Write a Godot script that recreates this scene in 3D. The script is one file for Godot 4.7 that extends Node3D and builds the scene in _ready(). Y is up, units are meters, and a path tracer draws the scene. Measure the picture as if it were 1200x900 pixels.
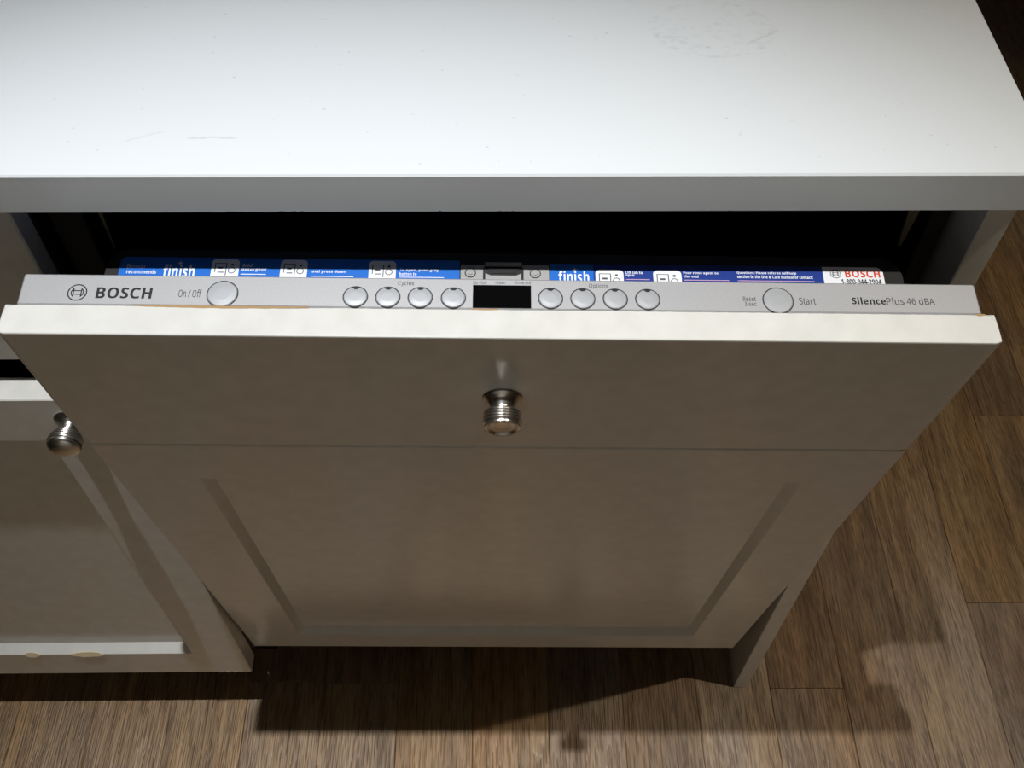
extends Node3D

# ---------- measured frame of the tilted dishwasher door (x across, y up the front, z outwards) ----------
const DOOR_O := Vector3(-0.0145, 0.1271, -0.0093)
const DOOR_X := Vector3(0.9999, -0.0145, 0.0071)
const DOOR_Y := Vector3(0.0134, 0.9910, 0.1333)
const DOOR_Z := Vector3(-0.0090, -0.1332, 0.9910)
const DOOR_H := 0.7444          # height of the two fronts together
const GROOVE := 0.5905          # height of the joint between them
const TOP_Y := 0.9202           # worktop surface
const TOP_T := 0.0305
const TOP_Z := 0.0100           # worktop front edge
const TOP_X := 0.3297           # worktop right end
const PANEL_X := 0.3050         # inner face of the end panel
const CEIL := 2.80

var rng := RandomNumberGenerator.new()
var counts := {}
var M := {}
var noise := FastNoiseLite.new()

# ============================ naming and tagging ============================
func numbered(parent: Node, called: String) -> String:
	var key := str(parent.get_instance_id()) + called
	var k: int = counts.get(key, 0)
	counts[key] = k + 1
	return called if k == 0 else "%s_%03d" % [called, k]

func obj(called: String, st: SurfaceTool, mat: Material, parent: Node = self) -> MeshInstance3D:
	var mi := MeshInstance3D.new()
	mi.mesh = st.commit()
	mi.material_override = mat
	mi.name = numbered(parent, called)
	parent.add_child(mi, true)
	return mi

func thing(called: String, label: String, category: String, at: Vector3, group := "") -> Node3D:
	var o := Node3D.new()
	o.name = numbered(self, called)
	o.position = at
	add_child(o, true)
	o.set_meta("label", label)
	o.set_meta("category", category)
	if group != "":
		o.set_meta("group", group)
	return o

func struct(called: String, st: SurfaceTool, mat: Material, label: String) -> MeshInstance3D:
	var o := obj(called, st, mat)
	o.set_meta("kind", "structure")
	o.set_meta("label", label)
	return o

# ============================ mesh helpers ============================
func begin() -> SurfaceTool:
	var st := SurfaceTool.new()
	st.begin(Mesh.PRIMITIVE_TRIANGLES)
	st.set_smooth_group(-1)
	return st

func fin(st: SurfaceTool) -> SurfaceTool:
	st.generate_normals()
	return st

func tri(st: SurfaceTool, a: Vector3, b: Vector3, c: Vector3, out: Vector3) -> void:
	if (c - a).cross(b - a).dot(out) < 0.0:
		var t := b
		b = c
		c = t
	for p in [a, b, c]:
		st.set_uv(Vector2(p.x, p.z))
		st.add_vertex(p)

func quad(st: SurfaceTool, a: Vector3, b: Vector3, c: Vector3, d: Vector3, out: Vector3) -> void:
	tri(st, a, b, c, out)
	tri(st, a, c, d, out)

# box with chamfered edges
func cbox(st: SurfaceTool, lo: Vector3, hi: Vector3, r: float) -> void:
	var c := (lo + hi) / 2.0
	var h := (hi - lo) / 2.0
	r = minf(r, minf(h.x, minf(h.y, h.z)) * 0.9)
	for k in 3:
		var u := (k + 1) % 3
		var v := (k + 2) % 3
		for s in [-1.0, 1.0]:
			var out := Vector3.ZERO
			out[k] = s
			var q: Array[Vector3] = []
			for e in [[-1, -1], [1, -1], [1, 1], [-1, 1]]:
				var p := Vector3.ZERO
				p[k] = s * h[k]
				p[u] = e[0] * (h[u] - r)
				p[v] = e[1] * (h[v] - r)
				q.append(c + p)
			quad(st, q[0], q[1], q[2], q[3], out)
		if r <= 0.0:
			continue
		for su in [-1.0, 1.0]:
			for sv in [-1.0, 1.0]:
				var out := Vector3.ZERO
				out[u] = su
				out[v] = sv
				var a := Vector3.ZERO
				var b := Vector3.ZERO
				a[u] = su * h[u]
				a[v] = sv * (h[v] - r)
				b[u] = su * (h[u] - r)
				b[v] = sv * h[v]
				var a2 := a
				var b2 := b
				a[k] = -(h[k] - r)
				b[k] = a[k]
				a2[k] = h[k] - r
				b2[k] = a2[k]
				quad(st, c + a, c + b, c + b2, c + a2, out)
	if r > 0.0:
		for sx in [-1.0, 1.0]:
			for sy in [-1.0, 1.0]:
				for sz in [-1.0, 1.0]:
					var s := Vector3(sx, sy, sz)
					var i := h - Vector3(r, r, r)
					tri(st, c + s * Vector3(h.x, i.y, i.z), c + s * Vector3(i.x, h.y, i.z), c + s * Vector3(i.x, i.y, h.z), s)

func box(lo: Vector3, hi: Vector3, r := 0.0) -> SurfaceTool:
	var st := begin()
	cbox(st, lo, hi, r)
	return fin(st)

# joins cross sections (closed loops of equal length), capped at both ends
func loft(st: SurfaceTool, secs: Array) -> void:
	var n: int = secs[0].size()
	var mids: Array[Vector3] = []
	for s in secs:
		var m := Vector3.ZERO
		for p in s:
			m += p
		mids.append(m / n)
	for i in secs.size() - 1:
		for j in n:
			var k := (j + 1) % n
			var a: Vector3 = secs[i][j]
			var b: Vector3 = secs[i + 1][j]
			var c: Vector3 = secs[i + 1][k]
			var d: Vector3 = secs[i][k]
			# outward across the loop's edge
			var axis := mids[i + 1] - mids[i]
			var edge := d - a
			var out := edge.cross(axis)
			var want := (a + d) / 2.0 - mids[i]
			if out.dot(want) < 0.0:
				out = -out
			quad(st, a, b, c, d, out)
	var ax: Vector3 = (mids[-1] - mids[0]).normalized()
	for j in n:
		var k := (j + 1) % n
		tri(st, mids[0], secs[0][j], secs[0][k], -ax)
		tri(st, mids[-1], secs[-1][j], secs[-1][k], ax)

# surface of revolution: profile of (radius, height), about +Z (axis 2) or +Y (axis 1), smooth
func lathe(profile: Array, seg := 40, axis := 2, at := Vector3.ZERO) -> SurfaceTool:
	var st := SurfaceTool.new()
	st.begin(Mesh.PRIMITIVE_TRIANGLES)
	var ring := func(i: int, j: int) -> Vector3:
		var t := TAU * j / seg
		var p: Vector2 = profile[i]
		if axis == 2:
			return at + Vector3(cos(t) * p.x, sin(t) * p.x, p.y)
		return at + Vector3(cos(t) * p.x, p.y, -sin(t) * p.x)
	for i in profile.size() - 1:
		st.set_smooth_group(-1 if profile[i].distance_to(profile[i + 1]) < 0.0 else i)
		var pa: Vector2 = profile[i]
		var pb: Vector2 = profile[i + 1]
		var nn := Vector2(pb.y - pa.y, -(pb.x - pa.x))
		for j in seg:
			var tm := TAU * (j + 0.5) / seg
			var out := Vector3(cos(tm) * nn.x, sin(tm) * nn.x, nn.y) if axis == 2 else Vector3(cos(tm) * nn.x, nn.y, -sin(tm) * nn.x)
			var a: Vector3 = ring.call(i, j)
			var b: Vector3 = ring.call(i, j + 1)
			var c: Vector3 = ring.call(i + 1, j + 1)
			var d: Vector3 = ring.call(i + 1, j)
			if pa.x < 1e-6:
				tri(st, a, c, d, out)
			elif pb.x < 1e-6:
				tri(st, a, b, c, out)
			else:
				quad(st, a, b, c, d, out)
	st.generate_normals()
	return st

# outline in (x, z) raised from y0 to y1; outline need not be convex
func plate(st: SurfaceTool, outline: PackedVector2Array, y0: float, y1: float) -> void:
	var big := PackedVector2Array()
	for p in outline:
		big.append(p * 10000.0)
	var idx := Geometry2D.triangulate_polygon(big)
	for i in range(0, idx.size(), 3):
		var t: Array[Vector2] = [outline[idx[i]], outline[idx[i + 1]], outline[idx[i + 2]]]
		tri(st, Vector3(t[0].x, y1, t[0].y), Vector3(t[1].x, y1, t[1].y), Vector3(t[2].x, y1, t[2].y), Vector3.UP)
		tri(st, Vector3(t[0].x, y0, t[0].y), Vector3(t[1].x, y0, t[1].y), Vector3(t[2].x, y0, t[2].y), Vector3.DOWN)
	var cw := Geometry2D.is_polygon_clockwise(outline)
	for i in outline.size():
		var a := outline[i]
		var b := outline[(i + 1) % outline.size()]
		var e := b - a
		var o := Vector3(e.y, 0, -e.x) * (-1.0 if cw else 1.0)
		quad(st, Vector3(a.x, y0, a.y), Vector3(b.x, y0, b.y), Vector3(b.x, y1, b.y), Vector3(a.x, y1, a.y), o)

# rounded rectangle, radii for (x0 z0), (x1 z0), (x1 z1), (x0 z1)
func rrect(x0: float, x1: float, z0: float, z1: float, r: Array) -> PackedVector2Array:
	var out := PackedVector2Array()
	var cs := [Vector2(x0, z0), Vector2(x1, z0), Vector2(x1, z1), Vector2(x0, z1)]
	var inw := [Vector2(1, 1), Vector2(-1, 1), Vector2(-1, -1), Vector2(1, -1)]
	for i in 4:
		var rr: float = r[i]
		if rr <= 0.0:
			out.append(cs[i])
			continue
		var c: Vector2 = cs[i] + inw[i] * rr
		for k in 7:
			var t := PI + PI / 2.0 * i + PI / 2.0 * k / 6.0
			out.append(c + Vector2(cos(t), sin(t)) * rr)
	return out

# a board with a bevelled recess in its front (front towards +z)
func shaker(lo: Vector3, hi: Vector3, h0: Vector2, h1: Vector2, bw: float, depth: float, r := 0.0012) -> SurfaceTool:
	var st := begin()
	var zf := hi.z
	var o0 := Vector2(lo.x + r, lo.y + r)
	var o1 := Vector2(hi.x - r, hi.y - r)
	var ring := func(a0: Vector2, a1: Vector2, za: float, b0: Vector2, b1: Vector2, zb: float) -> void:
		var A := [Vector3(a0.x, a0.y, za), Vector3(a1.x, a0.y, za), Vector3(a1.x, a1.y, za), Vector3(a0.x, a1.y, za)]
		var B := [Vector3(b0.x, b0.y, zb), Vector3(b1.x, b0.y, zb), Vector3(b1.x, b1.y, zb), Vector3(b0.x, b1.y, zb)]
		for i in 4:
			var k := (i + 1) % 4
			var side: Vector3 = (A[i] + A[k]) / 2.0 - Vector3((lo.x + hi.x) / 2.0, (lo.y + hi.y) / 2.0, za)
			var out := Vector3(0, 0, 1)
			if absf(za - zb) > 1e-7:
				var inner := za > zb and absf(b0.x - a0.x) > 1e-7 and b0.x > a0.x
				out = (side.normalized() * (-1.0 if inner else 1.0)) + Vector3(0, 0, 0.2)
			quad(st, A[i], A[k], B[k], B[i], out)
	ring.call(o0, o1, zf, h0, h1, zf)
	# a small eased lip, then the slope of the recess
	var e := Vector2(0.0008, 0.0008)
	var b := Vector2(bw, bw)
	ring.call(h0, h1, zf, h0 + e, h1 - e, zf - 0.0009)
	ring.call(h0 + e, h1 - e, zf - 0.0009, h0 + b, h1 - b, zf - depth)
	var i0 := h0 + b
	var i1 := h1 - b
	quad(st, Vector3(i0.x, i0.y, zf - depth), Vector3(i1.x, i0.y, zf - depth), Vector3(i1.x, i1.y, zf - depth), Vector3(i0.x, i1.y, zf - depth), Vector3(0, 0, 1))
	# eased outer arris, sides, back
	ring.call(Vector2(lo.x, lo.y), Vector2(hi.x, hi.y), zf - r, o0, o1, zf)
	ring.call(Vector2(lo.x, lo.y), Vector2(hi.x, hi.y), lo.z, Vector2(lo.x, lo.y), Vector2(hi.x, hi.y), zf - r)
	quad(st, Vector3(lo.x, lo.y, lo.z), Vector3(hi.x, lo.y, lo.z), Vector3(hi.x, hi.y, lo.z), Vector3(lo.x, hi.y, lo.z), Vector3(0, 0, -1))
	return fin(st)

# lettering lying in the x-z plane of the door, read from the front, fitted into x0..x1 and z0 (foot) .. z1 (head)
func letters(st: SurfaceTool, text: String, bold: bool, x0: float, x1: float, z0: float, z1: float, y: float, thick := 0.00012) -> void:
	var tm := TextMesh.new()
	var f := SystemFont.new()
	f.font_names = PackedStringArray(["Droid Sans"])
	f.font_weight = 700 if bold else 400
	tm.font = f
	tm.text = text
	tm.font_size = 48
	tm.pixel_size = 0.01
	tm.depth = 0.1
	tm.curve_step = 2.0
	var bb := tm.get_aabb()
	if bb.size.x <= 0.0 or bb.size.y <= 0.0:
		return
	var sx := (x1 - x0) / bb.size.x
	var sy := absf(z1 - z0) / bb.size.y
	var sz := thick / 0.1
	var bs := Basis(Vector3(sx, 0, 0), Vector3(0, 0, -sy), Vector3(0, sz, 0))
	var corner := bs * bb.position
	var t := Transform3D(bs, Vector3(x0 - corner.x, y - corner.y, z0 - corner.z))
	st.append_from(tm, 0, t)

func bar(st: SurfaceTool, x0: float, x1: float, z0: float, z1: float, y: float, thick := 0.00012) -> void:
	plate(st, PackedVector2Array([Vector2(x0, z0), Vector2(x1, z0), Vector2(x1, z1), Vector2(x0, z1)]), y, y + thick)

# ring-shaped emblem with an armature inside
func emblem(st: SurfaceTool, c: Vector2, r: float, y: float) -> void:
	var hoop := func(ro: float, ri: float, t0: float, t1: float, cc: Vector2) -> void:
		var n := 28
		for i in n:
			var a := lerpf(t0, t1, float(i) / n)
			var b := lerpf(t0, t1, float(i + 1) / n)
			plate(st, PackedVector2Array([cc + Vector2(cos(a), sin(a)) * ro, cc + Vector2(cos(b), sin(b)) * ro, cc + Vector2(cos(b), sin(b)) * ri, cc + Vector2(cos(a), sin(a)) * ri]), y, y + 0.00012)
	hoop.call(r, r * 0.88, 0.0, TAU, c)
	for s in [0.0, PI]:
		hoop.call(r * 0.66, r * 0.56, s - 0.85, s + 0.85, c)
		var k := 1.0 if s == 0.0 else -1.0
		bar(st, c.x + k * r * 0.40 - r * 0.05, c.x + k * r * 0.40 + r * 0.05, c.y - r * 0.5, c.y + r * 0.5, y)
		bar(st, c.x - r * 0.42, c.x + r * 0.42, c.y + k * r * 0.22 - r * 0.05, c.y + k * r * 0.22 + r * 0.05, y)

# ============================ materials ============================
func mat(color: Color, rough: float, metal := 0.0) -> StandardMaterial3D:
	var m := StandardMaterial3D.new()
	m.albedo_color = color
	m.roughness = rough
	m.metallic = metal
	return m

func noise_tex(freq: float, as_normal: bool, ramp: Array, bump := 1.0, seed_ := 1) -> NoiseTexture2D:
	var t := NoiseTexture2D.new()
	t.width = 512
	t.height = 512
	t.seamless = true
	var n := FastNoiseLite.new()
	n.seed = seed_
	n.frequency = freq
	n.fractal_octaves = 4
	t.noise = n
	t.as_normal_map = as_normal
	t.bump_strength = bump
	if ramp.size() == 2:
		var g := Gradient.new()
		g.set_color(0, ramp[0])
		g.set_color(1, ramp[1])
		t.color_ramp = g
	return t

func make_materials() -> void:
	var paint := mat(Color(0.86, 0.855, 0.83), 0.2)
	paint.normal_enabled = true
	paint.normal_texture = noise_tex(0.02, true, [], 1.2, 3)
	paint.normal_scale = 0.07
	paint.albedo_texture = noise_tex(0.012, false, [Color(0.955, 0.955, 0.95), Color(1, 1, 1)], 1.0, 21)
	paint.uv1_triplanar = true
	paint.uv1_scale = Vector3(6, 6, 6)
	M.paint = paint
	M.edge_paint = mat(Color(0.90, 0.90, 0.885), 0.4)
	M.edge_paint.uv1_triplanar = true
	M.edge_paint.uv1_scale = Vector3(5, 5, 5)
	M.edge_paint.albedo_texture = noise_tex(0.035, false, [Color(0.90, 0.90, 0.89), Color(1, 1, 1)], 1.0, 9)
	M.mdf = mat(Color(0.66, 0.54, 0.38), 0.9)
	M.chip = mat(Color(0.87, 0.80, 0.66), 0.9)
	var wt := mat(Color(0.895, 0.914, 0.922), 0.33)
	wt.albedo_texture = worktop_texture()
	wt.uv1_scale = Vector3(1.0 / 0.80, 1.0 / 0.40, 1)
	wt.uv1_offset = Vector3(0.45 / 0.80, 0.36 / 0.40, 0)
	wt.texture_repeat = false
	M.worktop = wt
	var steel := mat(Color(0.735, 0.735, 0.735), 0.42, 0.35)
	steel.uv1_triplanar = true
	steel.uv1_scale = Vector3(9, 9, 9)
	steel.albedo_texture = noise_tex(0.2, false, [Color(0.91, 0.91, 0.92), Color(1, 1, 1)], 1.0, 5)
	M.steel = steel
	var btn := mat(Color(0.76, 0.77, 0.78), 0.34, 0.45)
	M.button = btn
	M.ink = mat(Color(0.035, 0.035, 0.04), 0.6)
	M.grey_ink = mat(Color(0.27, 0.27, 0.28), 0.6)
	M.black = mat(Color(0.025, 0.025, 0.025), 0.55)
	M.dark_plastic = mat(Color(0.10, 0.10, 0.105), 0.45)
	M.glass_black = mat(Color(0.02, 0.022, 0.026), 0.12)
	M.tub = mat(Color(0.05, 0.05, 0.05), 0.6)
	M.blue = mat(Color(0.07, 0.42, 0.80), 0.4)
	M.navy = mat(Color(0.09, 0.22, 0.55), 0.4)
	M.white_print = mat(Color(0.93, 0.94, 0.95), 0.45)
	M.pink_print = mat(Color(0.86, 0.68, 0.78), 0.45)
	M.red_print = mat(Color(0.86, 0.27, 0.13), 0.45)
	M.grey_plastic = mat(Color(0.66, 0.66, 0.65), 0.4)
	M.nickel = mat(Color(0.78, 0.765, 0.74), 0.27, 1.0)
	M.carcass = mat(Color(0.55, 0.53, 0.49), 0.5)
	M.carcass_dark = mat(Color(0.12, 0.115, 0.105), 0.7)
	M.tape = mat(Color(0.46, 0.43, 0.34), 0.7)
	M.wall = mat(Color(0.80, 0.79, 0.76), 0.85)
	M.ceiling = mat(Color(0.86, 0.86, 0.85), 0.9)
	M.groove = mat(Color(0.16, 0.115, 0.085), 0.9)
	M.lamp = mat(Color(1, 1, 1), 0.5)
	M.lamp.emission_enabled = true
	M.lamp.emission = Color(1.0, 0.96, 0.90)
	M.lamp.emission_energy_multiplier = 3.0
	M.wood = []
	var tints := [Color(0.90, 0.88, 0.85), Color(0.84, 0.81, 0.78), Color(0.88, 0.83, 0.74), Color(0.80, 0.75, 0.69), Color(0.92, 0.86, 0.76), Color(0.82, 0.79, 0.77)]
	for v in 3:
		var tx := wood_texture(40 + v)
		for t in 2:
			var m := mat(tints[v * 2 + t], 0.42)
			m.albedo_texture = tx[0]
			m.roughness_texture = tx[1]
			m.roughness = 0.62
			m.normal_enabled = true
			m.normal_texture = tx[2]
			m.normal_scale = 0.35
			M.wood.append(m)

func worktop_texture() -> ImageTexture:
	var w := 1024
	var h := 512
	var im := Image.create(w, h, false, Image.FORMAT_RGB8)
	im.fill(Color(1, 1, 1))
	var put := func(x: float, z: float, rx: float, rz: float, dark: float) -> void:
		var cx := int((x + 0.45) / 0.80 * w)
		var cy := int((z + 0.36) / 0.40 * h)
		for j in range(-int(rz) - 1, int(rz) + 2):
			for i in range(-int(rx) - 1, int(rx) + 2):
				var d := Vector2(i / rx, j / rz).length()
				var px := cx + i
				var py := cy + j
				if d < 1.0 and px >= 0 and py >= 0 and px < w and py < h:
					var c := im.get_pixel(px, py)
					im.set_pixel(px, py, c * (1.0 - dark * (1.0 - d * d)))
	# a dried smudge with a ragged rim, dark specks, hairline scuffs
	for i in 90:
		var t := rng.randf() * TAU
		var r := sqrt(rng.randf())
		put.call(0.139 + cos(t) * 0.040 * r, -0.135 + sin(t) * 0.030 * r, rng.randf_range(1.5, 5), rng.randf_range(1.0, 3.0), 0.022)
	for i in 60:
		var t := rng.randf() * TAU
		put.call(0.139 + cos(t) * 0.041 + rng.randf_range(-.002, .002), -0.135 + sin(t) * 0.031, 3.5, 1.8, 0.022)
	for i in 26:
		put.call(0.160 + i * 0.0009, -0.118 - i * 0.0006 + rng.randf_range(-.0008, .0008), 2.0, 1.2, 0.05)
	for i in 70:
		put.call(rng.randf_range(-0.34, 0.31), rng.randf_range(-0.17, 0.0), rng.randf_range(0.8, 1.3), 0.8, rng.randf_range(0.05, 0.22))
	for i in 24:
		put.call(-0.197 + i * 0.0012, -0.024 + sin(i * 0.4) * 0.0006, 1.4, 1.0, 0.10)
		put.call(-0.235 + i * 0.0009, -0.021 - i * 0.0004, 1.2, 1.0, 0.05)
	return ImageTexture.create_from_image(im)

# oak, 0.4 m across (512 px) by 1.6 m along (1024 px): colour, roughness and a normal map of the open grain
func wood_texture(seed_: int) -> Array:
	var w := 512
	var h := 1024
	var n1 := FastNoiseLite.new()
	n1.seed = seed_
	n1.frequency = 1.0
	n1.fractal_octaves = 3
	var n2 := FastNoiseLite.new()
	n2.seed = seed_ + 100
	n2.frequency = 1.0
	n2.fractal_type = FastNoiseLite.FRACTAL_NONE
	var n3 := FastNoiseLite.new()
	n3.seed = seed_ + 200
	n3.frequency = 1.0
	n3.fractal_octaves = 2
	var data := PackedByteArray()
	var rd := PackedByteArray()
	var hd := PackedByteArray()
	data.resize(w * h * 3)
	rd.resize(w * h)
	hd.resize(w * h)
	var dark := Color(0.41, 0.335, 0.255)
	var light := Color(0.82, 0.715, 0.59)
	for y in h:
		var v := y / 640.0
		for x in w:
			var u := x / 1280.0
			var broad := n1.get_noise_2d(u * 22.0, v * 5.0)
			var rings := sin((u * 190.0 + n3.get_noise_2d(u * 7.0, v * 0.9) * 9.0 + broad * 2.0))
			var streak := n2.get_noise_2d(u * 420.0, v * 3.5)
			var pore := n2.get_noise_2d(u * 620.0 + 90.0, v * 13.0)
			var t := 0.56 + 0.20 * broad + 0.09 * rings + 0.12 * streak + 0.13 * n2.get_noise_2d(u * 300.0 + 7.0, v * 40.0)
			var pit := 0.0
			if pore > 0.28:
				pit = minf((pore - 0.28) * 2.2, 0.5)
			t = clampf(t - pit * 0.75, 0.0, 1.0)
			var c := dark.lerp(light, t)
			var grey := 0.10 * n3.get_noise_2d(u * 5.0 + 40.0, v * 2.0)
			var i := (y * w + x) * 3
			data[i] = int(clampf(c.r - grey * 0.4, 0, 1) * 255)
			data[i + 1] = int(clampf(c.g, 0, 1) * 255)
			data[i + 2] = int(clampf(c.b + grey * 0.5, 0, 1) * 255)
			rd[y * w + x] = int(clampf(0.66 + pit * 0.5 - 0.14 * broad, 0, 1) * 255)
			hd[y * w + x] = int(clampf(0.6 + 0.25 * streak - pit, 0, 1) * 255)
	var hi := Image.create_from_data(w, h, false, Image.FORMAT_L8, hd)
	hi.convert(Image.FORMAT_RGBA8)
	hi.bump_map_to_normal_map(3.0)
	return [ImageTexture.create_from_image(Image.create_from_data(w, h, false, Image.FORMAT_RGB8, data)),
		ImageTexture.create_from_image(Image.create_from_data(w, h, false, Image.FORMAT_L8, rd)),
		ImageTexture.create_from_image(hi)]

# ============================ lamps ============================
func downlight(label: String, at: Vector3, aim: Vector3, energy: float, angle: float, color: Color, size := 0.014) -> void:
	var t := thing("recessed_downlight", label, "ceiling light", at)
	obj("trim_ring", lathe([Vector2(0.030, -0.001), Vector2(0.052, -0.001), Vector2(0.052, -0.004), Vector2(0.047, -0.007), Vector2(0.034, -0.007), Vector2(0.030, -0.001)], 40, 1), M.ceiling, t)
	obj("lamp_lens", lathe([Vector2(0.0, -0.0035), Vector2(0.016, -0.0035), Vector2(0.016, -0.001), Vector2(0.0, -0.001)], 32, 1), M.lamp, t)
	var l := SpotLight3D.new()
	l.name = "lamp_beam"
	l.light_color = color
	l.light_energy = energy
	l.light_size = size
	l.spot_range = 12.0
	l.spot_angle = angle
	l.spot_angle_attenuation = 1.0
	l.spot_attenuation = 2.0
	l.shadow_enabled = true
	t.add_child(l, true)
	l.position = Vector3(0, -0.012, 0)
	l.look_at_from_position(at + Vector3(0, -0.012, 0), aim, Vector3(0, 0, -1))

# ============================ scene ============================
func _ready() -> void:
	rng.seed = 7
	noise.seed = 11
	noise.frequency = 1.0
	# --- camera, environment, lights ---
	var cam := Camera3D.new()
	cam.name = "camera"
	cam.fov = 41.724
	cam.near = 0.02
	cam.transform = Transform3D(Basis(Vector3(0.9999, 0.0078, 0.0118), Vector3(0.0050, 0.5886, -0.8084), Vector3(-0.0133, 0.8084, 0.5885)).orthonormalized(), Vector3(-0.0083, 1.3321, 0.4637))
	add_child(cam)
	cam.current = true
	var we := WorldEnvironment.new()
	we.name = "environment"
	var env := Environment.new()
	env.background_mode = Environment.BG_COLOR
	env.background_color = Color(0.05, 0.05, 0.055)
	env.tonemap_mode = Environment.TONE_MAPPER_LINEAR
	env.tonemap_exposure = 1.0
	env.sdfgi_enabled = true
	env.ssao_enabled = true
	env.ssil_enabled = true
	we.environment = env
	add_child(we)
	make_materials()
	downlight("recessed ceiling spotlight nearly straight above the open dishwasher", Vector3(-0.24, CEIL, 0.158), Vector3(-0.09, 0, 0.44), 5.15, 22.5, Color(0.985, 0.99, 1.0))
	downlight("recessed ceiling spotlight above the bare floor right of the end panel", Vector3(1.05, CEIL, 0.17), Vector3(0.92, 0, 0.15), 2.2, 32.0, Color(1.0, 0.95, 0.87))
	downlight("recessed ceiling spotlight washing the wall that faces the cabinets", Vector3(-0.15, CEIL, 1.15), Vector3(-0.15, 1.25, 2.2), 3.6, 38.0, Color(1.0, 0.99, 0.97), 0.03)
	room()
	worktop()
	end_panel()
	dishwasher()
	left_cabinet()

func room() -> void:
	var fl := struct("floor", box(Vector3(-3.2, -0.12, -3.2), Vector3(3.2, -0.0035, 2.2)), M.groove, "brown oak plank floor around and under the cabinets")
	# planks run away from the camera; the seams were measured in the photograph
	var pitch := 0.0997
	var row := 0
	for k in range(-13, 20):
		var x0 := -0.0447 + pitch * k
		var joints: Array[float] = []
		var z := -2.3 - rng.randf() * 1.2
		match k:
			4: z = 0.0019 - 2 * 1.25
			7: z = -0.1185 - 2 * 1.25
			8: z = -0.4391 - 2 * 1.25
		while z < 0.75:
			joints.append(z)
			z += 1.25
		joints.append(0.80)
		for j in joints.size() - 1:
			var a := joints[j]
			var b := joints[j + 1]
			if b - a < 0.02:
				continue
			plank(fl, x0, x0 + pitch, a, b)
		row += 1
	# the rest of the room's floor, beyond the frame, one board surface
	for r in [[-3.2, -1.3408, -3.2, 2.2], [1.9493, 3.2, -3.2, 2.2], [-1.3408, 1.9493, 0.801, 2.2], [-1.3408, 1.9493, -3.2, -2.82]]:
		var st := begin()
		cbox(st, Vector3(r[0], -0.0034, r[2]), Vector3(r[1], -0.0002, r[3]), 0.0)
		obj("floor_board", fin(st), M.wood[0], fl)
	struct("ceiling", box(Vector3(-3.3, CEIL, -3.3), Vector3(3.3, CEIL + 0.1, 2.3)), M.ceiling, "plain white ceiling over the kitchen")
	struct("wall_back", box(Vector3(-3.3, -0.1, -3.3), Vector3(3.3, CEIL, -3.2)), M.wall, "plain painted wall at the far end of the kitchen")
	struct("wall_front", box(Vector3(-3.3, -0.1, 2.2), Vector3(3.3, CEIL, 2.3)), M.wall, "plain painted wall behind the viewer")
	struct("wall_left", box(Vector3(-3.3, -0.1, -3.2), Vector3(-3.2, CEIL, 2.2)), M.wall, "plain painted wall on the left of the kitchen")
	struct("wall_right", box(Vector3(3.2, -0.1, -3.2), Vector3(3.3, CEIL, 2.2)), M.wall, "plain painted wall on the right of the kitchen")

func plank(fl: Node, x0: float, x1: float, z0: float, z1: float) -> void:
	var st := begin()
	var g := 0.0002
	var r := 0.0006
	var y := rng.randf_range(-0.0003, 0.0)
	var u0 := rng.randf_range(0.0, 0.74)
	var v0 := rng.randf_range(0.0, 0.22)
	var flip := rng.randf() < 0.5
	var A := [Vector3(x0 + g, y - r, z0 + g), Vector3(x1 - g, y - r, z0 + g), Vector3(x1 - g, y - r, z1 - g), Vector3(x0 + g, y - r, z1 - g)]
	var B := [Vector3(x0 + g + r, y, z0 + g + r), Vector3(x1 - g - r, y, z0 + g + r), Vector3(x1 - g - r, y, z1 - g - r), Vector3(x0 + g + r, y, z1 - g - r)]
	var face := func(q: Array, out: Vector3) -> void:
		for t in [[0, 1, 2], [0, 2, 3]]:
			var p: Array = [q[t[0]], q[t[1]], q[t[2]]]
			if (p[2] - p[0]).cross(p[1] - p[0]).dot(out) < 0.0:
				p.reverse()
			for c in p:
				var zz: float = (z1 - c.z) if flip else (c.z - z0)
				st.set_uv(Vector2(u0 + (c.x - x0) / 0.4, v0 + zz / 1.6))
				st.add_vertex(c)
	face.call(B, Vector3.UP)
	var mid := Vector3((x0 + x1) / 2, y, (z0 + z1) / 2)
	for i in 4:
		var k := (i + 1) % 4
		var side: Vector3 = (A[i] + A[k]) / 2 - mid
		face.call([A[i], A[k], B[k], B[i]], side.normalized() + Vector3.UP)
		var low := Vector3(0, 0.0034 + y - r, 0)
		face.call([A[i] - low, A[k] - low, A[k], A[i]], side)
	st.generate_normals()
	st.generate_tangents()
	obj("plank", st, M.wood[rng.randi() % M.wood.size()], fl)

# chips along a worn edge: 0 mostly, up to 1 in ragged bites
func bites(x: float, seed_: float, threshold: float) -> float:
	var a := noise.get_noise_2d(x * 22.0, seed_)
	var b := noise.get_noise_2d(x * 240.0, seed_ + 9.0)
	return clampf((a * 0.6 + b * 0.7 - threshold) * 4.0, 0.0, 1.0)

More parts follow.
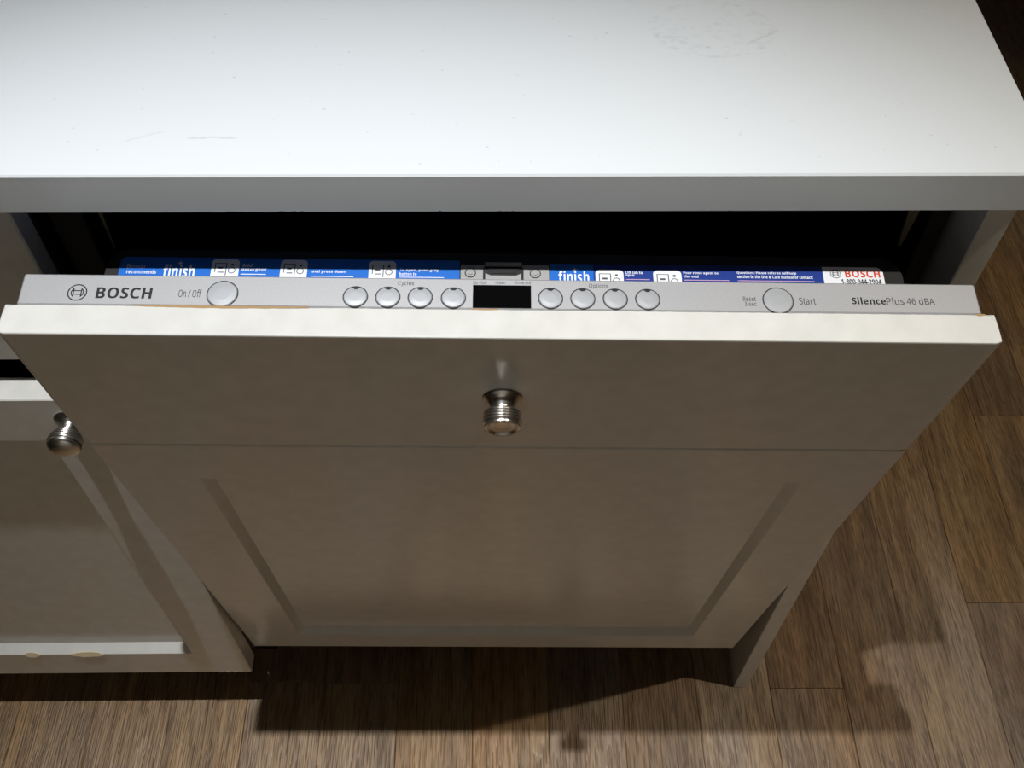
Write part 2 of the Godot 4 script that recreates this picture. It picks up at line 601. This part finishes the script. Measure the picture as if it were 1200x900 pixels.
func worktop() -> void:
	var x0 := -0.92
	var back := -0.62
	var xs: Array[float] = []
	var x := x0
	while x < TOP_X - 0.0012:
		xs.append(x)
		x += 0.0015 if x > -0.36 else 0.05
	xs.append(TOP_X - 0.0012)
	xs.append(TOP_X)
	var secs := []
	for i in xs.size():
		var px := xs[i]
		var e := 0.0012 if i == xs.size() - 1 else 0.0
		var lo_b := 0.0
		var hi_b := 0.0
		if px > -0.36:
			var zone := smoothstep(-0.22, -0.16, px) * (1.0 - smoothstep(-0.01, 0.05, px))
			lo_b = bites(px, 1.0, 0.62 - 0.34 * zone) * 0.0010
			hi_b = bites(px, 30.0, 0.66) * 0.0014
		var yt := TOP_Y - e
		var yb := TOP_Y - TOP_T + e
		secs.append([
			Vector3(px, yt, back), Vector3(px, yt, TOP_Z - 0.0012 - hi_b), Vector3(px, yt - 0.0012 - hi_b * 0.6, TOP_Z - e),
			Vector3(px, yb + 0.0009 + lo_b, TOP_Z - e), Vector3(px, yb, TOP_Z - 0.0009 - lo_b * 1.4), Vector3(px, yb, back)])
	var st := begin()
	loft(st, secs)
	var t := thing("countertop", "white laminate countertop slab with a chipped front edge above the open dishwasher", "countertop", Vector3(-0.3, TOP_Y - TOP_T, -0.3))
	var o := obj("slab", fin(st), M.worktop, t)
	o.position = -t.position

func end_panel() -> void:
	var t := thing("end_panel", "off-white upright end panel standing on the floor right of the dishwasher", "panel", Vector3(PANEL_X + 0.009, 0, -0.3))
	var o := obj("board", box(Vector3(PANEL_X, 0.0, -0.60), Vector3(PANEL_X + 0.0183, TOP_Y - TOP_T - 0.0002, 0.0), 0.0008), M.paint, t)
	o.position = -t.position

func dishwasher() -> void:
	var t := thing("dishwasher", "built-in dishwasher with its panelled door tilted open and steel button strip on top", "dishwasher", Vector3(-0.004, 0, -0.3))
	var inv := t.transform.affine_inverse()
	var D := inv * Transform3D(Basis(DOOR_X, DOOR_Y, DOOR_Z).orthonormalized(), DOOR_O)
	var H := DOOR_H
	# --- tub: an open-fronted dark cavity ---
	var st := begin()
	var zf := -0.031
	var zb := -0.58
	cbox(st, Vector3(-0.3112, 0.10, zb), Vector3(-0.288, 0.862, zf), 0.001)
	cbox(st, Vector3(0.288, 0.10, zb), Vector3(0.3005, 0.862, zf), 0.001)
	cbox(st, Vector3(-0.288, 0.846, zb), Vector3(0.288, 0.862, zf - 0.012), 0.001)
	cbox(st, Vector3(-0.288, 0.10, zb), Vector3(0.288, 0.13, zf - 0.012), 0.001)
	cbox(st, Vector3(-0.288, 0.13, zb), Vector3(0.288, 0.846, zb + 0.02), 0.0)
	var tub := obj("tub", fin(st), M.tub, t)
	tub.transform = inv
	st = begin()
	cbox(st, Vector3(-0.285, 0.0, -0.12), Vector3(0.285, 0.10, -0.105), 0.001)
	var kick := obj("toe_kick", fin(st), M.black, t)
	kick.transform = inv
	for x in [-0.2795, 0.272]:
		st = begin()
		var w := 0.0035 if x < 0.0 else 0.010
		loft(st, [[Vector3(x, 0.862, -0.036), Vector3(x, 0.862, -0.035), Vector3(x + w * 0.4, 0.813, -0.034), Vector3(x + w * 0.35, 0.813, -0.0352)],
			[Vector3(x + w, 0.862, -0.036), Vector3(x + w, 0.862, -0.035), Vector3(x + w * 0.62, 0.813, -0.034), Vector3(x + w * 0.6, 0.813, -0.0352)]])
		var tab := obj("mounting_tab", fin(st), M.tape, t)
		tab.transform = inv
	# --- lower front: a board with a recessed field ---
	var low := obj("lower_panel", shaker(Vector3(-0.298, 0.0, -0.0205), Vector3(0.298, GROOVE - 0.0008, 0.0), Vector2(-0.2335, 0.0565), Vector2(0.2375, 0.5285), 0.0065, 0.0085), M.paint, t)
	low.transform = D
	# --- upper front: a plain slab, its top arris worn at the back ---
	st = begin()
	var secs := []
	var n := 420
	for i in n + 1:
		var x := lerpf(-0.2985, 0.2985, i / float(n))
		var d := minf(x + 0.2985, 0.2985 - x)
		var rc := 0.0075
		var back := -0.0199
		if d < rc:
			back += rc - sqrt(maxf(0.0, rc * rc - (rc - d) * (rc - d)))
		var wear := smoothstep(-0.225, -0.19, x) * (1.0 - smoothstep(-0.13, -0.10, x))
		back += absf(noise.get_noise_2d(x * 60.0, 3.0)) * 0.0008 + wear * 0.0007
		var dent := bites(x, 60.0, 0.60) * 0.0012
		var er := clampf(0.003 - d, 0.0, 0.003) * 0.4
		var f := -er
		secs.append([Vector3(x, GROOVE + 0.0008, -0.0205), Vector3(x, H - 0.0010, -0.0205), Vector3(x, H, back), Vector3(x, H, f - 0.0012 - dent), Vector3(x, H - 0.0003 - dent * 0.5, f - 0.0003), Vector3(x, H - 0.0012 - dent, f), Vector3(x, GROOVE + 0.0014, f), Vector3(x, GROOVE + 0.0008, f - 0.0006)])
	loft(st, secs)
	var up := obj("upper_panel", fin(st), M.paint, t)
	up.transform = D
	st = begin()
	cbox(st, Vector3(-0.2968, 0.004, -0.0216), Vector3(0.2968, H - 0.032, -0.0206), 0.0)
	var bk := obj("backing_board", fin(st), M.carcass_dark, t)
	bk.transform = D
	# bare board showing where the paint has come off the rear arris
	for r in [[-0.222, -0.118, 0.0011], [-0.020, -0.004, 0.0003], [0.286, 0.2925, 0.0007]]:
		var pts := PackedVector2Array()
		var m := 40
		for i in m + 1:
			var x: float = lerpf(r[0], r[1], i / float(m))
			var w: float = r[2] * sin(PI * clampf(i / float(m), 0.02, 0.98)) * (0.7 + 0.9 * absf(noise.get_noise_2d(x * 160.0, 80.0)))
			pts.append(Vector2(x, -0.0198 + w))
		pts.append(Vector2(r[1], -0.0206))
		pts.append(Vector2(r[0], -0.0206))
		st = begin()
		plate(st, pts, H - 0.0006, H + 0.0001)
		var wv := obj("worn_edge", fin(st), M.mdf, up)
		wv.set_meta("label", "bare brown board where paint is worn off")
	st = begin()
	plate(st, PackedVector2Array([Vector2(0.2935, -0.0002), Vector2(0.2975, -0.0004), Vector2(0.2978, -0.003), Vector2(0.294, -0.003)]), GROOVE - 0.0022, GROOVE + 0.0005)
	obj("paint_chip", fin(st), M.mdf, low)
	# --- knob ---
	var kroot := Node3D.new()
	kroot.name = "door_knob"
	t.add_child(kroot, true)
	kroot.transform = D.translated_local(Vector3(-0.0004, 0.668, 0.0))
	kroot.set_meta("label", "satin nickel knob")
	knob_parts(kroot, false)
	# --- control strip ---
	var ys := H - 0.0010
	st = begin()
	cbox(st, Vector3(-0.2925, H - 0.030, -0.0434), Vector3(0.2915, ys, -0.0207), 0.0012)
	var strip := obj("control_strip", fin(st), M.steel, t)
	strip.transform = D
	strip.set_meta("label", "brushed silver strip of round buttons and a black display")
	var ink := begin()
	letters(ink, "BOSCH", true, -0.2464, -0.2131, -0.0258, -0.0336, ys)
	letters(ink, "Silence", true, 0.2126, 0.2335, -0.0274, -0.0325, ys)
	obj("bold_lettering", ink, M.ink, strip)
	ink = begin()
	emblem(ink, Vector2(-0.2578, -0.0297), 0.0059, ys)
	obj("emblem", fin(ink), M.ink, strip)
	ink = begin()
	letters(ink, "Plus", false, 0.2340, 0.2448, -0.0274, -0.0325, ys)
	letters(ink, "46 dBA", false, 0.2464, 0.2637, -0.0276, -0.0325, ys)
	letters(ink, "On / Off", false, -0.1971, -0.1835, -0.0272, -0.0328, ys)
	letters(ink, "Start", false, 0.1800, 0.1902, -0.0268, -0.0318, ys)
	letters(ink, "Reset", false, 0.1457, 0.1535, -0.0288, -0.0321, ys)
	letters(ink, "3 sec", false, 0.1462, 0.1535, -0.0252, -0.0283, ys)
	letters(ink, "Cycles", false, -0.0653, -0.0556, -0.0368, -0.0406, ys)
	letters(ink, "Options", false, 0.0515, 0.0632, -0.0364, -0.0403, ys)
	letters(ink, "Sanitize", false, -0.0195, -0.0112, -0.0391, -0.0415, ys)
	letters(ink, "Clean", false, -0.0058, 0.0003, -0.0393, -0.0413, ys)
	letters(ink, "Rinse Aid", false, 0.0060, 0.0158, -0.0393, -0.0414, ys)
	obj("fine_lettering", ink, M.grey_ink, strip)
	st = begin()
	cbox(st, Vector3(-0.0195, ys - 0.002, -0.0384), Vector3(0.0160, ys + 0.0003, -0.0218), 0.0002)
	obj("display", fin(st), M.glass_black, strip)
	var big := [Vector2(-0.1708, -0.0297), Vector2(0.1671, -0.0294)]
	var small := []
	for x in [-0.0906, -0.0710, -0.0514, -0.0313, 0.0278, 0.0475, 0.0673, 0.0871]:
		small.append(Vector2(x, -0.0288 if x < 0.0 else -0.0292))
	for c in big + small:
		var isbig: bool = c in big
		var r := 0.0092 if isbig else 0.0073
		var at := Vector3(c.x, ys, c.y)
		obj("button_surround", lathe([Vector2(r - 0.0002, -0.0004), Vector2(r - 0.0002, 0.00012), Vector2(r + 0.0004, 0.00012), Vector2(r + 0.0004, -0.0004)], 44, 1, at), M.ink, strip)
		obj("button", lathe([Vector2(r - 0.0002, -0.0004), Vector2(r - 0.0003, 0.0003), Vector2(r - 0.0008, 0.00062), Vector2(r * 0.5, 0.0008), Vector2(0.0, 0.00085)], 44, 1, at), M.button, strip)
		if not isbig:
			st = begin()
			var arc := PackedVector2Array()
			for k in 9:
				var a := -PI / 2 + lerpf(-0.36, 0.36, k / 8.0)
				arc.append(c + Vector2(cos(a), sin(a)) * (r - 0.0003))
			arc.append(c + Vector2(0.0009, -r + 0.0023))
			arc.append(c + Vector2(-0.0009, -r + 0.0023))
			plate(st, arc, ys + 0.0002, ys + 0.0009)
			obj("indicator", fin(st), M.ink, strip)
	# --- inner door behind the strip, a step lower ---
	var yk := H - 0.0205
	var K := D * Transform3D(Basis.from_scale(Vector3(1.0441, 1.0, 1.0441)), Vector3(0.00034, -0.0235, -0.01359))
	st = begin()
	plate(st, rrect(-0.2530, 0.2570, -0.0760, -0.0206, [0.014, 0.014, 0.0, 0.0]), 0.06, yk)
	var inner := obj("inner_door", fin(st), M.dark_plastic, t)
	inner.transform = K
	st = begin()
	cbox(st, Vector3(-0.2945, 0.055, -0.078), Vector3(0.290, H - 0.085, -0.0218), 0.003)
	var liner := obj("door_liner", fin(st), M.dark_plastic, t)
	liner.transform = D
	# latch
	st = begin()
	plate(st, rrect(-0.0280, 0.0285, -0.0668, -0.044, [0.001, 0.001, 0.0, 0.0]), yk, yk + 0.0006)
	var lp := obj("latch_plate", fin(st), M.grey_plastic, t)
	lp.transform = K
	st = begin()
	plate(st, PackedVector2Array([Vector2(-0.0137, -0.048), Vector2(-0.0137, -0.0635), Vector2(-0.0122, -0.0662), Vector2(0.0107, -0.0662), Vector2(0.0122, -0.0635), Vector2(0.0122, -0.048)]), yk + 0.0006, yk + 0.0010)
	obj("latch_rim", fin(st), M.dark_plastic, lp)
	st = begin()
	plate(st, PackedVector2Array([Vector2(-0.0125, -0.0672), Vector2(0.0110, -0.0672), Vector2(0.0104, -0.0652), Vector2(-0.0118, -0.0652)]), yk + 0.0006, yk + 0.0030)
	plate(st, PackedVector2Array([Vector2(-0.0122, -0.0595), Vector2(-0.0088, -0.0578), Vector2(0.0072, -0.0578), Vector2(0.0107, -0.0595), Vector2(0.0107, -0.048), Vector2(-0.0122, -0.048)]), yk + 0.0009, yk + 0.0018)
	obj("latch_tongue", fin(st), M.grey_plastic, lp)
	st = begin()
	plate(st, PackedVector2Array([Vector2(-0.0118, -0.0640), Vector2(0.0104, -0.0640), Vector2(0.0068, -0.0598), Vector2(-0.0084, -0.0598)]), yk + 0.0008, yk + 0.0014)
	obj("latch_slot", fin(st), M.black, lp)
	for x in [-0.0218, 0.0197]:
		var at := Vector3(x, yk + 0.0006, -0.0603)
		obj("screw", lathe([Vector2(0.0030, 0.0), Vector2(0.0030, 0.0003), Vector2(0.0024, 0.0003), Vector2(0.0024, 0.0001), Vector2(0.0014, 0.0001), Vector2(0.0014, 0.0007), Vector2(0.0, 0.0008)], 24, 1, at), M.grey_plastic, lp)
		obj("screw_ring", lathe([Vector2(0.0030, 0.0), Vector2(0.0030, 0.0002), Vector2(0.0036, 0.0002), Vector2(0.0036, 0.0)], 24, 1, at), M.ink, lp)
	# --- stickers ---
	var y0 := yk
	var y1 := yk + 0.0002
	st = begin()
	plate(st, rrect(-0.2445, -0.0287, -0.0700, -0.0470, [0.004, 0.001, 0.0, 0.0]), y0, y1)
	var s1 := obj("instruction_sticker", fin(st), M.blue, t)
	s1.transform = K
	s1.set_meta("label", "bright blue detergent instruction sticker")
	var wp := begin()
	letters(wp, "Bosch", false, -0.2398, -0.2285, -0.0612, -0.0645, y1)
	letters(wp, "recommends", true, -0.2395, -0.2208, -0.0572, -0.0602, y1)
	letters(wp, "finish", true, -0.2165, -0.1966, -0.0545, -0.0645, y1)
	mark_star(s1, Vector2(-0.2065, -0.0655), 0.0022, y1)
	letters(wp, "Add", true, -0.1672, -0.1610, -0.0632, -0.0658, y1)
	letters(wp, "detergent", true, -0.1675, -0.1515, -0.0596, -0.0628, y1)
	mark_rule(s1, -0.1675, -0.1515, -0.0579, -0.0573, y1)
	letters(wp, "and press down", true, -0.1226, -0.1010, -0.0587, -0.0616, y1)
	mark_rule(s1, -0.1226, -0.0960, -0.0569, -0.0563, y1)
	letters(wp, "To open, push gray", true, -0.0669, -0.0420, -0.0608, -0.0636, y1)
	letters(wp, "button to", true, -0.0669, -0.0560, -0.0581, -0.0605, y1)
	mark_rule(s1, -0.0669, -0.0385, -0.0569, -0.0564, y1)
	obj("white_lettering", wp, M.white_print, s1)
	for r in [[-0.1865, -0.1690], [-0.1428, -0.1257], [-0.0866, -0.0693]]:
		picture(s1, r[0], r[1], -0.0690, -0.050, y1)
	st = begin()
	plate(st, rrect(0.0290, 0.2054, -0.0685, -0.0470, [0.0, 0.0, 0.0, 0.0]), y0, y1)
	var s2 := obj("instruction_sticker", fin(st), M.navy, t)
	s2.transform = K
	s2.set_meta("label", "dark blue rinse agent sticker with a white end")
	st = begin()
	plate(st, rrect(0.2054, 0.2447, -0.0685, -0.0470, [0.0, 0.0045, 0.0, 0.0]), y0, y1)
	obj("white_end", fin(st), M.white_print, s2)
	st = begin()
	bar(st, 0.0292, 0.0570, -0.0684, -0.0471, y1, 0.00005)
	obj("light_blue_end", fin(st), M.blue, s2)
	wp = begin()
	var y2 := y1 + 0.00006
	letters(wp, "finish", true, 0.0345, 0.0542, -0.0540, -0.0630, y2)
	mark_star(s2, Vector2(0.0450, -0.0640), 0.0022, y2)
	letters(wp, "Lift tab to", true, 0.0778, 0.0886, -0.0612, -0.0635, y1)
	letters(wp, "open", true, 0.0778, 0.0832, -0.0588, -0.0608, y1)
	letters(wp, "Pour rinse agent to", true, 0.1150, 0.1375, -0.0611, -0.0635, y1)
	letters(wp, "the end", true, 0.1150, 0.1245, -0.0588, -0.0608, y1)
	letters(wp, "Questions: Please refer to self help", true, 0.1496, 0.1880, -0.0617, -0.0641, y1)
	letters(wp, "section in the Use & Care Manual or contact:", true, 0.1496, 0.1985, -0.0589, -0.0613, y1)
	obj("white_lettering", wp, M.white_print, s2)
	for r in [[0.0778, 0.0930], [0.1150, 0.1440], [0.1496, 0.1990]]:
		wp = begin()
		bar(wp, r[0], r[1], -0.0572, -0.0567, y1)
		obj("pink_rule", fin(wp), M.pink_print, s2)
	for r in [[0.0583, 0.0763], [0.0954, 0.1136]]:
		picture(s2, r[0], r[1], -0.0642, -0.050, y2)
	wp = begin()
	letters(wp, "BOSCH", true, 0.2198, 0.2425, -0.0605, -0.0662, y1)
	obj("red_lettering", wp, M.red_print, s2)
	wp = begin()
	emblem(wp, Vector2(0.2136, -0.0632), 0.0035, y1)
	obj("grey_emblem", fin(wp), M.grey_ink, s2)
	wp = begin()
	letters(wp, "1-800-944-2904", true, 0.2165, 0.2425, -0.0552, -0.0592, y1)
	obj("black_lettering", wp, M.ink, s2)

func mark_star(parent: Node, c: Vector2, r: float, y: float) -> void:
	var st := begin()
	star(st, c, r, y)
	obj("star_mark", fin(st), M.white_print, parent)

func mark_rule(parent: Node, x0: float, x1: float, z0: float, z1: float, y: float) -> void:
	var st := begin()
	bar(st, x0, x1, z0, z1, y)
	obj("white_rule", fin(st), M.white_print, parent)

func star(st: SurfaceTool, c: Vector2, r: float, y: float) -> void:
	var p := PackedVector2Array()
	for k in 16:
		var a := TAU * k / 16.0
		p.append(c + Vector2(cos(a), sin(a)) * (r if k % 4 == 0 else (r * 0.6 if k % 4 == 2 else r * 0.25)))
	plate(st, p, y, y + 0.00012)

# a small white drawing on a sticker: rounded field with grey outlines of a dispenser
func picture(parent: Node, x0: float, x1: float, z0: float, z1: float, y: float) -> void:
	var st := begin()
	plate(st, rrect(x0, x1, z0, z1, [0.003, 0.003, 0.0, 0.0]), y, y + 0.0001)
	obj("picture_field", fin(st), M.white_print, parent)
	st = begin()
	var yy := y + 0.0001
	var w := x1 - x0
	bar(st, x0 + w * 0.12, x0 + w * 0.55, z0 + 0.0030, z0 + 0.0034, yy, 0.0001)
	bar(st, x0 + w * 0.12, x0 + w * 0.15, z0 + 0.0030, z0 + 0.0100, yy, 0.0001)
	bar(st, x0 + w * 0.52, x0 + w * 0.55, z0 + 0.0030, z0 + 0.0125, yy, 0.0001)
	bar(st, x0 + w * 0.24, x0 + w * 0.42, z0 + 0.0062, z0 + 0.0075, yy, 0.0001)
	bar(st, x0 + w * 0.24, x0 + w * 0.46, z0 + 0.0098, z0 + 0.0104, yy, 0.0001)
	for k in 14:
		var a := TAU * k / 14.0
		var b := TAU * (k + 1) / 14.0
		var c := Vector2(x0 + w * 0.74, z0 + 0.0085)
		plate(st, PackedVector2Array([c + Vector2(cos(a), sin(a)) * 0.0024, c + Vector2(cos(b), sin(b)) * 0.0024, c + Vector2(cos(b), sin(b)) * 0.0019, c + Vector2(cos(a), sin(a)) * 0.0019]), yy, yy + 0.0001)
	bar(st, x0 + w * 0.70, x0 + w * 0.79, z0 + 0.0035, z0 + 0.0050, yy, 0.0001)
	obj("picture_outline", fin(st), M.grey_ink, parent)

func knob_parts(root: Node, domed: bool) -> void:
	obj("knob_base", lathe([Vector2(0.0, 0.0), Vector2(0.0132, 0.0), Vector2(0.0135, 0.0006), Vector2(0.0130, 0.0014), Vector2(0.0116, 0.0026), Vector2(0.0101, 0.0042), Vector2(0.0088, 0.0062), Vector2(0.0079, 0.0084), Vector2(0.0074, 0.0106), Vector2(0.0076, 0.0130)], 48, 2), M.nickel, root)
	var h := [Vector2(0.0, 0.0112), Vector2(0.0072, 0.0112)]
	var rings := 5 if domed else 4
	var pitch := 0.0022 if domed else 0.0021
	for i in rings:
		# round-backed ridges, each a little wider than the one behind it when the head is domed
		var r := (0.0088 + 0.0036 * sin(PI / 2 * i / 4.0)) if domed else (0.0114 + 0.00012 * i)
		var z := 0.0116 + pitch * i
		for k in 7:
			var a := PI * k / 6.0
			h.append(Vector2(r + 0.0012 * sin(a), z + pitch * 0.46 * (1.0 - cos(a))))
	if domed:
		for i in 11:
			var a := PI / 2 * i / 10.0
			h.append(Vector2(0.0132 * cos(a), 0.0230 + 0.0070 * sin(a)))
	else:
		h.append_array([Vector2(0.0119, 0.0206), Vector2(0.0123, 0.0214), Vector2(0.0121, 0.0224), Vector2(0.0113, 0.0229), Vector2(0.0104, 0.0226), Vector2(0.0085, 0.0212), Vector2(0.0045, 0.0202), Vector2(0.0, 0.0199)])
	obj("ribbed_head", lathe(h, 48, 2), M.nickel, root)

func left_cabinet() -> void:
	var t := thing("base_cabinet", "off-white base cabinet left of the dishwasher with a drawer front over a recessed door", "cabinet", Vector3(-0.60, 0, -0.3))
	var inv := t.transform.affine_inverse()
	var zf := 0.0167
	# carcass: two sides, floor, back
	var st := begin()
	cbox(st, Vector3(-0.3300, 0.105, -0.58), Vector3(-0.3150, TOP_Y - TOP_T - 0.0003, -0.0200), 0.0006)
	cbox(st, Vector3(-0.905, 0.105, -0.58), Vector3(-0.8895, TOP_Y - TOP_T - 0.0003, -0.0200), 0.0006)
	cbox(st, Vector3(-0.8895, 0.105, -0.58), Vector3(-0.3300, 0.121, -0.0200), 0.0)
	cbox(st, Vector3(-0.8895, 0.121, -0.58), Vector3(-0.3300, TOP_Y - TOP_T - 0.0003, -0.565), 0.0)
	var carc := obj("carcass", fin(st), M.carcass_dark, t)
	carc.transform = inv
	st = begin()
	cbox(st, Vector3(-0.905, 0.0, -0.075), Vector3(-0.3125, 0.105, -0.060), 0.0)
	var kick := obj("toe_kick", fin(st), M.black, t)
	kick.transform = inv
	var dr := obj("drawer_front", box(Vector3(-0.902, 0.7285, -0.0195), Vector3(-0.3160, TOP_Y - TOP_T - 0.003, 0.0), 0.0012), M.paint, t)
	dr.transform = inv
	var door := obj("cabinet_door", shaker(Vector3(-0.9005, 0.1195, -0.0045), Vector3(-0.3135, 0.7005, zf), Vector2(-0.842, 0.1815), Vector2(-0.3712, 0.6435), 0.0078, 0.0113), M.paint, t)
	door.transform = inv
	# bare wood showing through chips on the lower bevel
	for c in [[-0.5585, 0.010], [-0.4930, 0.021]]:
		var pts := PackedVector2Array()
		for k in 26:
			var a := TAU * k / 26.0
			var j := 0.75 + 0.5 * absf(noise.get_noise_2d(k * 3.1, c[0] * 90.0))
			pts.append(Vector2(c[0] + cos(a) * c[1] * j, sin(a) * 0.0052 * j))
		st = begin()
		plate(st, pts, 0.0, 0.0006)
		var ch := obj("paint_chip", fin(st), M.chip, door)
		ch.rotation.x = deg_to_rad(72)
		ch.position = Vector3(0, 0.1812, zf - 0.0002)
		ch.set_meta("label", "bare patch where paint has chipped off")
	# flaked corner
	st = begin()
	for i in 5:
		var x := -0.3135 - 0.006 - i * 0.0085
		plate(st, PackedVector2Array([Vector2(x, zf - 0.004), Vector2(x + 0.005, zf - 0.004), Vector2(x + 0.0035, zf + 0.0004), Vector2(x + 0.001, zf + 0.0002)]), 0.1190, 0.1206 + 0.0005 * (i % 2))
	obj("flaked_corner", fin(st), M.edge_paint, door)
	var kroot := Node3D.new()
	kroot.name = "door_knob"
	t.add_child(kroot, true)
	kroot.transform = inv * Transform3D(Basis(), Vector3(-0.3440, 0.6720, zf))
	kroot.set_meta("label", "satin nickel knob")
	knob_parts(kroot, true)
